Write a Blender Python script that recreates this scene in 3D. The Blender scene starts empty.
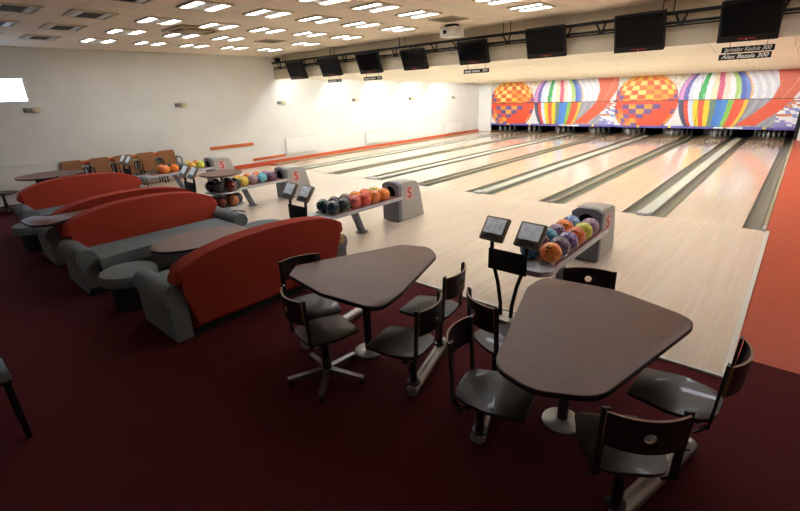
import bpy, bmesh, math, random
from mathutils import Vector, Matrix
PI = math.pi
random.seed(7)
S = bpy.context.scene
C = S.collection

# ------------------------------------------------------------------ materials
def lin(c):
    r = []
    for v in c:
        v = v / 255.0
        r.append(v / 12.92 if v <= 0.04045 else ((v + 0.055) / 1.055) ** 2.4)
    return (r[0], r[1], r[2], 1.0)

def mat(name, col, rough=0.5, metal=0.0, noise=0.0, scale=8.0, bump=0.0, bscale=60.0, coat=0.0, spec=0.5, stretch=None):
    m = bpy.data.materials.new(name)
    m.use_nodes = True
    nt = m.node_tree
    b = nt.nodes['Principled BSDF']
    b.inputs['Roughness'].default_value = rough
    b.inputs['Metallic'].default_value = metal
    b.inputs['Specular IOR Level'].default_value = spec
    b.inputs['Coat Weight'].default_value = coat
    c = lin(col)
    tc = nt.nodes.new('ShaderNodeTexCoord')
    mp = nt.nodes.new('ShaderNodeMapping')
    nt.links.new(tc.outputs['Object'], mp.inputs['Vector'])
    if stretch:
        mp.inputs['Scale'].default_value = stretch
    n = nt.nodes.new('ShaderNodeTexNoise')
    n.inputs['Scale'].default_value = scale
    n.inputs['Detail'].default_value = 4
    nt.links.new(mp.outputs['Vector'], n.inputs['Vector'])
    r = nt.nodes.new('ShaderNodeValToRGB')
    k = noise if noise > 0 else 0.04
    r.color_ramp.elements[0].position = 0.3
    r.color_ramp.elements[1].position = 0.7
    r.color_ramp.elements[0].color = (c[0] * (1 - k), c[1] * (1 - k), c[2] * (1 - k), 1)
    r.color_ramp.elements[1].color = (min(1, c[0] * (1 + k)), min(1, c[1] * (1 + k)), min(1, c[2] * (1 + k)), 1)
    nt.links.new(n.outputs['Fac'], r.inputs['Fac'])
    nt.links.new(r.outputs['Color'], b.inputs['Base Color'])
    if bump > 0:
        n2 = nt.nodes.new('ShaderNodeTexNoise')
        n2.inputs['Scale'].default_value = bscale
        nt.links.new(tc.outputs['Object'], n2.inputs['Vector'])
        bp = nt.nodes.new('ShaderNodeBump')
        bp.inputs['Strength'].default_value = bump
        bp.inputs['Distance'].default_value = 0.01
        nt.links.new(n2.outputs['Fac'], bp.inputs['Height'])
        nt.links.new(bp.outputs['Normal'], b.inputs['Normal'])
    return m

def emit(name, col, strength):
    m = bpy.data.materials.new(name)
    m.use_nodes = True
    b = m.node_tree.nodes['Principled BSDF']
    b.inputs['Base Color'].default_value = lin(col)
    b.inputs['Emission Color'].default_value = lin(col)
    b.inputs['Emission Strength'].default_value = strength
    return m

def planks(name, c1, c2, cm, rough, coat, w=0.04, l=1.1, along='Y'):
    m = bpy.data.materials.new(name)
    m.use_nodes = True
    nt = m.node_tree
    b = nt.nodes['Principled BSDF']
    b.inputs['Roughness'].default_value = rough
    b.inputs['Coat Weight'].default_value = coat
    b.inputs['Coat Roughness'].default_value = 0.08
    tc = nt.nodes.new('ShaderNodeTexCoord')
    mp = nt.nodes.new('ShaderNodeMapping')
    if along == 'Y':
        mp.inputs['Rotation'].default_value = (0, 0, PI / 2)
    nt.links.new(tc.outputs['Object'], mp.inputs['Vector'])
    br = nt.nodes.new('ShaderNodeTexBrick')
    br.inputs['Scale'].default_value = 1.0
    br.inputs['Brick Width'].default_value = l
    br.inputs['Row Height'].default_value = w
    br.inputs['Mortar Size'].default_value = 0.0008
    br.inputs['Color1'].default_value = lin(c1)
    br.inputs['Color2'].default_value = lin(c2)
    br.inputs['Mortar'].default_value = lin(cm)
    nt.links.new(mp.outputs['Vector'], br.inputs['Vector'])
    n = nt.nodes.new('ShaderNodeTexNoise')
    n.inputs['Scale'].default_value = 3.0
    n.inputs['Detail'].default_value = 5
    mp2 = nt.nodes.new('ShaderNodeMapping')
    mp2.inputs['Scale'].default_value = (12, 0.6, 1) if along == 'Y' else (0.6, 12, 1)
    nt.links.new(tc.outputs['Object'], mp2.inputs['Vector'])
    nt.links.new(mp2.outputs['Vector'], n.inputs['Vector'])
    mx = nt.nodes.new('ShaderNodeMix')
    mx.data_type = 'RGBA'
    mx.blend_type = 'MULTIPLY'
    mx.inputs[0].default_value = 0.25
    nt.links.new(br.outputs['Color'], mx.inputs[6])
    nt.links.new(n.outputs['Color'], mx.inputs[7])
    nt.links.new(mx.outputs[2], b.inputs['Base Color'])
    return m

def tiles(name, col, line, size, rough=0.9, msize=0.006, sy=None):
    m = bpy.data.materials.new(name)
    m.use_nodes = True
    nt = m.node_tree
    b = nt.nodes['Principled BSDF']
    b.inputs['Roughness'].default_value = rough
    tc = nt.nodes.new('ShaderNodeTexCoord')
    br = nt.nodes.new('ShaderNodeTexBrick')
    br.offset = 0.0
    br.inputs['Scale'].default_value = 1.0
    br.inputs['Brick Width'].default_value = size
    br.inputs['Row Height'].default_value = sy or size
    br.inputs['Mortar Size'].default_value = msize
    c = lin(col)
    br.inputs['Color1'].default_value = c
    br.inputs['Color2'].default_value = (c[0] * .96, c[1] * .96, c[2] * .96, 1)
    br.inputs['Mortar'].default_value = lin(line)
    nt.links.new(tc.outputs['Object'], br.inputs['Vector'])
    nt.links.new(br.outputs['Color'], b.inputs['Base Color'])
    return m

def swirl(name, c1, c2, rough=0.12):
    m = bpy.data.materials.new(name)
    m.use_nodes = True
    nt = m.node_tree
    b = nt.nodes['Principled BSDF']
    b.inputs['Roughness'].default_value = rough
    b.inputs['Coat Weight'].default_value = 0.6
    tc = nt.nodes.new('ShaderNodeTexCoord')
    n = nt.nodes.new('ShaderNodeTexNoise')
    n.inputs['Scale'].default_value = 11
    n.inputs['Distortion'].default_value = 2.2
    nt.links.new(tc.outputs['Object'], n.inputs['Vector'])
    r = nt.nodes.new('ShaderNodeValToRGB')
    r.color_ramp.elements[0].position = 0.42
    r.color_ramp.elements[1].position = 0.6
    r.color_ramp.elements[0].color = lin(c1)
    r.color_ramp.elements[1].color = lin(c2)
    nt.links.new(n.outputs['Fac'], r.inputs['Fac'])
    nt.links.new(r.outputs['Color'], b.inputs['Base Color'])
    return m

M = dict(
    carpet=mat('carpet', (88, 31, 34), 0.95, noise=0.35, scale=90, bump=0.5, bscale=220, spec=0.15),
    lino=mat('red_linoleum', (182, 68, 30), 0.5, noise=0.10, scale=14),
    approach=planks('approach_wood', (244, 226, 204), (235, 213, 187), (212, 184, 152), 0.28, 0.35),
    lane=planks('lane_wood', (242, 223, 198), (233, 210, 182), (206, 178, 146), 0.16, 0.55),
    deck=planks('pin_deck_wood', (176, 144, 108), (164, 132, 98), (70, 50, 40), 0.3, 0.2),
    gutter=mat('gutter_plastic', (100, 104, 88), 0.32),
    cap=mat('capping', (188, 188, 172), 0.35),
    capwood=mat('cap_wood', (172, 158, 128), 0.4),
    wall=mat('wall_paint', (234, 234, 227), 0.85, noise=0.03, scale=1.5),
    wallbright=mat('white_wall_paint', (240, 238, 230), 0.85, noise=0.02, scale=1.5),
    drop=mat('drop_wall_paint', (222, 208, 182), 0.85),
    ceil=tiles('ceiling_tiles', (238, 222, 200), (196, 176, 150), 0.6, msize=0.005),
    baffle=tiles('lane_ceiling_tiles', (250, 241, 220), (222, 208, 180), 1.2, msize=0.01, sy=1.5),
    black=mat('black_paint', (14, 13, 13), 0.5, spec=0.3),
    pit=mat('pit_black', (10, 9, 9), 0.9, spec=0.1),  # black put in for the shade inside pin pits and ball openings
    blackgloss=mat('black_gloss_screen', (8, 8, 10), 0.12, spec=0.15),
    white=mat('white_enamel', (236, 234, 226), 0.4),
    trimw=mat('white_trim', (226, 222, 210), 0.4),
    orange=mat('orange_board', (206, 104, 44), 0.5, noise=0.08, scale=10, stretch=(8, 1, 1)),
    redboard=mat('red_baseboard', (204, 92, 52), 0.5),
    tabletop=mat('table_laminate', (114, 78, 60), 0.48, noise=0.10, scale=5, stretch=(1.5, 14, 1), coat=0.0),
    tableedge=mat('table_edge', (20, 16, 15), 0.4),
    blacksteel=mat('dark_steel', (62, 59, 57), 0.42, metal=0.5),
    steel=mat('silver_steel', (150, 145, 138), 0.38, metal=0.8),
    zinc=mat('zinc_plate', (190, 186, 176), 0.42, metal=0.6),
    seatwood=mat('stained_seat_wood', (54, 42, 36), 0.42, noise=0.22, scale=6, stretch=(2, 16, 2), coat=0.15),
    backwood=mat('stained_back_wood', (40, 30, 27), 0.38, noise=0.2, scale=6, stretch=(2, 2, 16)),
    plyedge=mat('plywood_edge', (150, 112, 78), 0.5, noise=0.1),
    redfab=mat('red_upholstery', (176, 66, 48), 0.92, noise=0.08, scale=60, bump=0.3, bscale=300, spec=0.2),
    greyfab=mat('grey_upholstery', (124, 130, 130), 0.92, noise=0.22, scale=45, bump=0.4, bscale=260, spec=0.2),
    darkbase=mat('dark_plinth', (20, 17, 17), 0.7),
    tan=mat('tan_cap', (196, 160, 108), 0.5, noise=0.3, scale=30),
    hood=mat('grey_hood_plastic', (178, 176, 170), 0.45, noise=0.04),
    hoodfront=mat('dark_grey_plastic', (112, 115, 122), 0.45),
    logored=mat('logo_red', (206, 70, 66), 0.5),
    logopink=mat('logo_pale', (214, 176, 170), 0.5),
    tray=mat('brown_red_tray', (150, 78, 62), 0.4),
    silver=mat('silver_plastic', (188, 190, 194), 0.3, metal=0.35),
    olive=mat('olive_bezel', (124, 118, 98), 0.45),
    screen=mat('lcd_screen', (206, 210, 216), 0.4, noise=0.3, scale=22),
    bezel=mat('grey_bezel', (58, 58, 58), 0.4),
    cloth=mat('dark_green_black_cover', (17, 24, 20), 0.7, noise=0.2, scale=40),
    chairwood=mat('brown_chair_wood', (150, 98, 52), 0.45, noise=0.2, scale=5, stretch=(10, 10, 1)),
    louver=mat('louver_grey', (222, 216, 206), 0.5),
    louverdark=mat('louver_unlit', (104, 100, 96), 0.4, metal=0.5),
    tubeoff=mat('unlit_tube', (190, 200, 208), 0.3),
    vent=mat('vent_grille', (176, 158, 132), 0.6),
    ventdark=mat('vent_slot', (96, 84, 66), 0.7),
    acbody=mat('cassette_body', (186, 160, 112), 0.5),
    pin=mat('pin_white', (225, 222, 214), 0.3),
    pinred=mat('pin_red', (190, 40, 36), 0.35),
    brass=mat('sconce_shade', (222, 206, 168), 0.4),
    sconcegrey=mat('sconce_bracket', (120, 116, 110), 0.4, metal=0.5),
    signwhite=mat('sign_letters', (235, 232, 222), 0.5),
    purple=mat('purple_trim', (92, 84, 160), 0.5),
    yellow=mat('yellow_mark', (240, 226, 60), 0.5),
    redled=mat('red_lettering', (180, 44, 40), 0.5),
)
_sb = M['screen'].node_tree.nodes['Principled BSDF']          # weak glow added to brighten the console screens
_sb.inputs['Emission Color'].default_value = lin((176, 182, 186))
_sb.inputs['Emission Strength'].default_value = 0.22
LAMP = emit('fluorescent_tube', (238, 246, 255), 13.0)
ADDEDLANELAMP = emit('added_lane_light_tube', (240, 247, 255), 54.0)
DAY = emit('daylight_window_pane', (176, 208, 250), 4.0)

# ------------------------------------------------------------------ geometry helpers
def nb():
    return bmesh.new()

def box(bm, c, s, rot=None, bevel=0.0, seg=2, mi=0):
    g = bmesh.ops.create_cube(bm, size=1.0)
    vs = g['verts']
    mtx = Matrix.Translation(Vector(c)) @ (rot.to_4x4() if rot else Matrix.Identity(4)) @ Matrix.Diagonal((s[0], s[1], s[2], 1))
    bmesh.ops.transform(bm, matrix=mtx, verts=vs)
    fs = set(f for v in vs for f in v.link_faces)
    for f in fs:
        f.material_index = mi
    if bevel > 0:
        es = list(set(e for v in vs for e in v.link_edges))
        bmesh.ops.bevel(bm, geom=es, offset=bevel, segments=seg, profile=0.5, affect='EDGES')
    return bm

def cyl(bm, p0, p1, r, r2=None, seg=16, caps=True, mi=0):
    p0 = Vector(p0); p1 = Vector(p1)
    d = p1 - p0
    g = bmesh.ops.create_cone(bm, cap_ends=caps, segments=seg, radius1=r, radius2=r if r2 is None else r2, depth=d.length)
    q = d.to_track_quat('Z', 'Y')
    bmesh.ops.transform(bm, matrix=Matrix.Translation((p0 + p1) / 2) @ q.to_matrix().to_4x4(), verts=g['verts'])
    for f in set(f for v in g['verts'] for f in v.link_faces):
        f.material_index = mi
    return bm

def tube(bm, pts, r, seg=10, flat=None):
    """sweep a round (or flat, flat=(a,b)) section along points"""
    pts = [Vector(p) for p in pts]
    rings = []
    for i, p in enumerate(pts):
        a = pts[max(0, i - 1)]; b = pts[min(len(pts) - 1, i + 1)]
        t = (b - a).normalized()
        up = Vector((0, 1, 0)) if abs(t.y) < 0.9 else Vector((1, 0, 0))
        u = t.cross(up).normalized(); v = t.cross(u).normalized()
        ring = []
        for k in range(seg):
            an = 2 * PI * k / seg
            ring.append(bm.verts.new(p + u * (r * math.cos(an)) + v * (r * math.sin(an))))
        rings.append(ring)
    for i in range(len(rings) - 1):
        for k in range(seg):
            bm.faces.new((rings[i][k], rings[i][(k + 1) % seg], rings[i + 1][(k + 1) % seg], rings[i + 1][k]))
    bm.faces.new(rings[0][::-1]); bm.faces.new(rings[-1])
    return bm

def lathe(bm, prof, c=(0, 0, 0), seg=24, mi=0):
    rings = []
    c = Vector(c)
    for (r, z) in prof:
        if r < 1e-5:
            rings.append([bm.verts.new(c + Vector((0, 0, z)))])
        else:
            rings.append([bm.verts.new(c + Vector((r * math.cos(2 * PI * k / seg), r * math.sin(2 * PI * k / seg), z))) for k in range(seg)])
    for i in range(len(rings) - 1):
        a, b = rings[i], rings[i + 1]
        for k in range(seg):
            k2 = (k + 1) % seg
            if len(a) == 1 and len(b) == 1:
                continue
            if len(a) == 1:
                f = bm.faces.new((a[0], b[k2], b[k]))
            elif len(b) == 1:
                f = bm.faces.new((a[k], a[k2], b[0]))
            else:
                f = bm.faces.new((a[k], a[k2], b[k2], b[k]))
            f.material_index = mi
    return bm

def prism(bm, pts, a, b, axis='z', bevel=0.0, seg=3, mi_side=0, mi_cap=0):
    """extrude a 2D outline; axis z: (x,y)->z, x: (y,z)->x"""
    def P(p, t):
        return (p[0], p[1], t) if axis == 'z' else ((t, p[0], p[1]) if axis == 'x' else (p[0], t, p[1]))
    lo = [bm.verts.new(P(p, a)) for p in pts]
    hi = [bm.verts.new(P(p, b)) for p in pts]
    n = len(pts)
    fl = bm.faces.new(lo[::-1]); fh = bm.faces.new(hi)
    fl.material_index = fh.material_index = mi_cap
    for i in range(n):
        f = bm.faces.new((lo[i], lo[(i + 1) % n], hi[(i + 1) % n], hi[i]))
        f.material_index = mi_side
    if bevel > 0:
        es = list(set(list(fl.edges) + list(fh.edges)))
        bmesh.ops.bevel(bm, geom=es, offset=bevel, segments=seg, profile=0.5, affect='EDGES', clamp_overlap=True)
    bmesh.ops.recalc_face_normals(bm, faces=bm.faces[:])
    return bm

def obj(name, bm, m, parent=None, smooth=True, angle=40):
    bmesh.ops.recalc_face_normals(bm, faces=bm.faces[:])
    me = bpy.data.meshes.new(name)
    bm.to_mesh(me); bm.free()
    for x in (m if isinstance(m, (list, tuple)) else [m]):
        me.materials.append(x)
    if smooth:
        for p in me.polygons:
            p.use_smooth = True
        me.set_sharp_from_angle(angle=math.radians(angle))
    o = bpy.data.objects.new(name, me)
    C.objects.link(o)
    if parent:
        o.parent = parent
    return o

def thing(name, label, cat, loc=(0, 0, 0), rz=0.0, group=None):
    o = bpy.data.objects.new(name, None)
    o.empty_display_size = 0.1
    C.objects.link(o)
    o.location = loc
    o.rotation_euler = (0, 0, rz)
    return tag(o, label, cat, group)

def tag(o, label, cat, group=None):
    o['label'] = label
    o['category'] = cat
    if group:
        o['group'] = group
    return o

def struct(name, bm, m, label=None, smooth=False):
    o = obj(name, bm, m, None, smooth)
    o['kind'] = 'structure'
    if label:
        o['label'] = label
    return o

def dup(root, loc, rz, label, group=None):
    r = root.copy(); C.objects.link(r)
    r.location = loc; r.rotation_euler = (0, 0, rz)
    r['label'] = label
    if group:
        r['group'] = group
    for ch in list(root.children):
        c = ch.copy(); C.objects.link(c); c.parent = r
        for g in list(ch.children):
            d = g.copy(); C.objects.link(d); d.parent = c
    return r

def text_part(name, txt, h, m, parent, loc, rot, depth=0.004, width=None, shear=0.0):
    cu = bpy.data.curves.new(name, 'FONT')
    cu.body = txt
    cu.size = h
    cu.extrude = depth
    cu.shear = shear
    cu.align_x = 'CENTER'; cu.align_y = 'CENTER'
    cu.offset = h * 0.018
    t = bpy.data.objects.new(name + '_curve', cu)
    C.objects.link(t)
    bpy.context.view_layer.update()
    dg = bpy.context.evaluated_depsgraph_get()
    me = bpy.data.meshes.new_from_object(t.evaluated_get(dg))
    bpy.data.objects.remove(t)
    me.materials.clear(); me.materials.append(m)
    if width:
        xs = [v.co.x for v in me.vertices]
        k = width / (max(xs) - min(xs))
        for v in me.vertices:
            v.co.x *= k
    o = bpy.data.objects.new(name, me)
    C.objects.link(o)
    o.parent = parent
    o.location = loc; o.rotation_euler = rot
    return o

ORD = ['first', 'second', 'third', 'fourth', 'fifth', 'sixth', 'seventh', 'eighth', 'ninth', 'tenth']

# ------------------------------------------------------------------ camera
cam = bpy.data.cameras.new('camera')
cam.sensor_width = 36.0
cam.lens = 439.34 / 800 * 36
cam.clip_start = 0.05
co = bpy.data.objects.new('camera', cam)
C.objects.link(co)
yaw, pit, rol = -0.73175, 0.35281, -0.03765
cy_, sy_ = math.cos(yaw), math.sin(yaw)
rv = Vector((cy_, -sy_, 0)); fw = Vector((sy_, cy_, 0))
Fv = fw * math.cos(pit) + Vector((0, 0, -math.sin(pit)))
Uv = Vector((0, 0, math.cos(pit))) + fw * math.sin(pit)
R2 = rv * math.cos(rol) + Uv * math.sin(rol)
U2 = -rv * math.sin(rol) + Uv * math.cos(rol)
mw = Matrix((R2, U2, -Fv)).transposed().to_4x4()
mw.translation = Vector((0.36553, -8.30190, 2.13579))
co.matrix_world = mw
S.camera = co

# ------------------------------------------------------------------ layout constants
XW = -13.22          # left wall
XR = 0.29            # right edge of approach
YA = -4.56           # front edge of approach
YM = 13.8            # masking face
XRW = 3.2            # right wall
YB = -11.0           # back wall
ZC = 3.42            # ceiling
YD = 0.885           # drop wall
ZD = 2.724
LW, G, CW, CN = 1.054, 0.235, 0.2177, 0.046
lanes = {}
x = 0.0
for l in range(8, 0, -1):
    lanes[l] = (x - LW, x)
    x -= LW + 2 * G + (CW if l % 2 == 0 else CN)

# ------------------------------------------------------------------ setting
b = nb(); box(b, ((XW + XRW) / 2, (YB + YA) / 2, -0.05), (XRW - XW, YA - YB, 0.1))
struct('floor', b, M['carpet'], 'dark red carpet floor of the seating area')
b = nb(); box(b, ((XR + XRW) / 2, (-4.17 + YM + 1.2) / 2, -0.05), (XRW - XR, YM + 1.2 + 4.17, 0.1))
struct('floor', b, M['lino'], 'bright red linoleum floor to the right of the lanes')
b = nb(); box(b, ((XR + XRW) / 2, (YA - 4.17) / 2, -0.05), (XRW - XR, -4.17 - YA, 0.1))
struct('floor', b, M['carpet'], 'strip of dark red carpet beside the approach corner')
b = nb(); box(b, ((XW - 12.97) / 2, (-4.56 + 0.4) / 2, -0.05), (-12.97 - XW, 0.4 + 4.56, 0.11))
struct('floor', b, M['lino'], 'narrow red floor strip along the left wall')
b = nb(); box(b, ((XW - 12.97) / 2, (0.4 + YM) / 2, -0.05), (-12.97 - XW, YM - 0.4, 0.11))
struct('floor', b, M['capwood'], 'narrow pale wooden ledge between the first gutter and the left wall')
b = nb(); box(b, ((-12.97 + XR) / 2, YA / 2, -0.045), (XR + 12.97, -YA, 0.114))
struct('floor', b, M['approach'], 'pale wooden bowling approach floor before the foul line')
b = nb(); box(b, ((-12.97 + XR) / 2, (YM + 1.8) / 2, -0.2), (XR + 12.97, YM + 1.8, 0.1))
struct('floor', b, M['pit'], 'dark subfloor beneath the lanes')
b = nb(); box(b, ((-12.97 + XR + .02) / 2, YA - 0.018, 0.005), (XR + 12.99, 0.036, 0.03), bevel=0.004)
struct('trim_1', b, M['trimw'], 'pale edging along the front of the approach')
b = nb(); box(b, (XR + 0.02, YA / 2, 0.006), (0.045, -YA, 0.034), bevel=0.004)
struct('trim_2', b, M['trimw'], 'pale edging along the right side of the approach')
# walls
WT = 0.12
b = nb()
wy0, wy1, wz0, wz1 = -8.3, -5.79, 2.22, 2.82
box(b, (XW - WT / 2, (YB + wy0) / 2, ZC / 2), (WT, wy0 - YB, ZC))
box(b, (XW - WT / 2, (wy0 + wy1) / 2, wz0 / 2), (WT, wy1 - wy0, wz0))
box(b, (XW - WT / 2, (wy0 + wy1) / 2, (wz1 + ZC) / 2), (WT, wy1 - wy0, ZC - wz1))
box(b, (XW - WT / 2, (wy1 + YM + 1.8) / 2, ZC / 2), (WT, YM + 1.8 - wy1, ZC))
struct('wall_left', b, M['wall'], 'long cream wall on the left')
b = nb(); box(b, (XRW + WT / 2, (YB + YM + 1.8) / 2, ZC / 2), (WT, YM + 1.8 - YB, ZC))
struct('wall_right', b, M['wall'])
b = nb(); box(b, ((XW + XRW) / 2, YB - WT / 2, ZC / 2), (XRW - XW, WT, ZC))
struct('wall_back', b, M['wall'])
b = nb(); box(b, ((XW + XRW) / 2, YM + 1.86, ZC / 2 - .2), (XRW - XW, WT, ZC + .4))
struct('wall_front', b, M['pit'], 'black wall at the end of the pin pits')
b = nb(); box(b, ((XW - 12.46) / 2, YM + 0.05, 1.25), (-12.46 - XW, 0.1, 2.5))
struct('wall_front_left', b, M['wallbright'], 'white wall return beside the mural')
b = nb(); box(b, ((0.34 + XRW) / 2, YM + 0.05, 1.25), (XRW - 0.34, 0.1, 2.5))
struct('wall_front_right', b, M['wallbright'], 'white wall return right of the mural')
b = nb(); box(b, ((XW + XRW) / 2, YD + 0.04, (ZD + ZC) / 2), (XRW - XW, 0.08, ZC - ZD))
struct('wall_drop', b, M['drop'], 'beige drop wall behind the row of monitors')
# ceiling
b = nb(); box(b, ((XW + XRW) / 2, (YB + YD) / 2, ZC + 0.05), (XRW - XW, YD - YB, 0.1))
struct('ceiling', b, M['ceil'], 'beige tiled ceiling of the seating area')
b = nb(); box(b, ((XW + XRW) / 2, (YD + YM + 1.8) / 2, ZC + 0.05), (XRW - XW, YM + 1.8 - YD, 0.1))
struct('ceiling', b, M['wallbright'], 'hidden upper ceiling above the lane baffles')
# stepped lane ceiling: baffles that slope down towards the pins, steps shaped to hide the added lamps
NB = 6
y0s = [YD + 0.09 + k * (YM - YD - 0.09) / NB for k in range(NB + 1)]
def zline(y):
    return ZD + (2.47 - ZD) * (y - YD) / (YM - YD)
for k in range(NB):
    ya, yb = y0s[k], y0s[k + 1]
    za, zb = zline(ya) + 0.16, zline(yb)
    b = nb()
    prism(b, [(ya, za), (yb - 0.06, zb), (yb - 0.006, zb), (yb - 0.006, zb + 0.30), (yb - 0.03, zb + 0.30), (yb - 0.03, zb + 0.03), (ya, za + 0.03)], XW, XRW, axis='x')
    struct('ceiling', b, M['baffle'], 'cream sloping ceiling panel over the lanes, ' + ORD[k] + ' from the monitors')

# window
w = nb()
for (c, s) in [((XW - 0.04, wy0 + 0.03, (wz0 + wz1) / 2), (0.08, 0.06, wz1 - wz0)), ((XW - 0.04, wy1 - 0.03, (wz0 + wz1) / 2), (0.08, 0.06, wz1 - wz0)),
               ((XW - 0.04, (wy0 + wy1) / 2, wz0 + 0.03), (0.08, wy1 - wy0 - .12, 0.06)), ((XW - 0.04, (wy0 + wy1) / 2, wz1 - 0.03), (0.08, wy1 - wy0 - .12, 0.06)),
               ((XW - 0.04, -7.1, (wz0 + wz1) / 2), (0.06, 0.06, wz1 - wz0 - .12))]:
    box(w, c, s)
wo = struct('window_1', w, M['white'], 'high horizontal daylight window in the left wall')
p = nb(); box(p, (XW - 0.07, (wy0 + wy1) / 2, (wz0 + wz1) / 2), (0.012, wy1 - wy0 - 0.1, wz1 - wz0 - 0.1))
po = obj('window_pane', p, DAY, wo)
b = nb(); box(b, (XW + 0.012, (-1.3 + YM) / 2, 0.065), (0.024, YM + 1.3, 0.11))
struct('baseboard_left', b, M['redboard'], 'orange red baseboard along the left wall beside the lanes')

# ------------------------------------------------------------------ lanes
for l in range(8, 0, -1):
    xa, xb = lanes[l]
    r = 8 - l
    t = thing('bowling_lane', 'pale wooden bowling lane, ' + (ORD[r] + ' from the right' if r else 'rightmost, beside the red floor'), 'bowling lane', ((xa + xb) / 2, 0, 0), 0, 'bowling lanes side by side')
    b = nb(); box(b, (0, 13.15 / 2, -0.05), (LW, 13.15, 0.12))
    obj('lane_bed', b, M['lane'], t, smooth=False)
    b = nb(); box(b, (0, 13.15 + 1.15, -0.05), (LW, 2.30, 0.118))
    obj('pin_deck', b, M['deck'], t, smooth=False)
    for s in (-1, 1):
        b = nb()
        n = 10
        prof = []
        for i in range(n + 1):
            a = PI * i / n
            prof.append((G / 2 * math.cos(a) * 0.98, -0.01 - 0.07 * math.sin(a)))
        for i in range(n + 1):
            a = PI * (n - i) / n
            prof.append((G / 2 * math.cos(a) * 0.98, -0.02 - 0.075 * math.sin(a)))
        prism(b, [(s * (LW / 2 + G / 2) + px, pz) for px, pz in prof], 0.0, 15.4, axis='y')
        obj('gutter', b, M['gutter'], t)
# caps between lanes
def capping(name, xc, wid, label, m, h=0.03, top=0.018):
    t = thing(name, label, 'lane divider', (xc, 0, 0), 0, 'dividers between the lanes')
    b = nb(); box(b, (0, 7.0 + 0.06, top - 0.06), (wid, 14.0, 0.12), bevel=0.012)
    obj('cap_strip', b, m, t)
    b = nb(); box(b, (0, 0.06, 0.02 + top / 2), (wid * 0.92, 0.20, 0.05), bevel=0.014)
    obj('end_cap', b, M['silver'], t)
capping('lane_divider', 0.0 + G + 0.028, 0.05, 'narrow pale wooden lane edging along the red floor', M['capwood'])
for l in range(8, 1, -1):
    xl = lanes[l][0] - G
    wd = CW if l % 2 == 0 else CN
    lab = ('wide pale ball track cover' if l % 2 == 0 else 'narrow divider') + ' between the ' + ORD[8 - l] + ' and ' + ORD[9 - l] + ' lanes from the right'
    capping('lane_divider', xl - wd / 2, wd - 0.006, lab, M['cap'] if l % 2 == 0 else M['capwood'])

# pins
def pin_mesh():
    b = nb()
    prof = [(0.0, 0), (0.026, 0), (0.03, 0.01), (0.045, 0.06), (0.058, 0.11), (0.06, 0.125), (0.05, 0.18), (0.03, 0.235), (0.0235, 0.26), (0.026, 0.29), (0.032, 0.325), (0.0325, 0.345), (0.026, 0.368), (0.0, 0.381)]
    lathe(b, prof, seg=14)
    for f in b.faces:
        z = f.calc_center_median().z
        f.material_index = 1 if 0.236 < z < 0.29 else 0
    return b
first = None
for l in range(8, 0, -1):
    xc = sum(lanes[l]) / 2
    r = 8 - l
    lab = 'white bowling pin standing in the dark pit of the ' + ('rightmost lane' if r == 0 else ORD[r] + ' lane from the right')
    for row in range(4):
        for k in range(row + 1):
            px = xc + (k - row / 2) * 0.305
            py = 14.45 + row * 0.264
            if first is None:
                first = obj('bowling_pin', pin_mesh(), [M['pin'], M['pinred']])
                o = first
            else:
                o = first.copy(); C.objects.link(o)
            o.location = (px, py, 0.0095)
            tag(o, lab, 'bowling pin', 'pins of the ' + ORD[r] + ' lane from the right')

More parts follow.
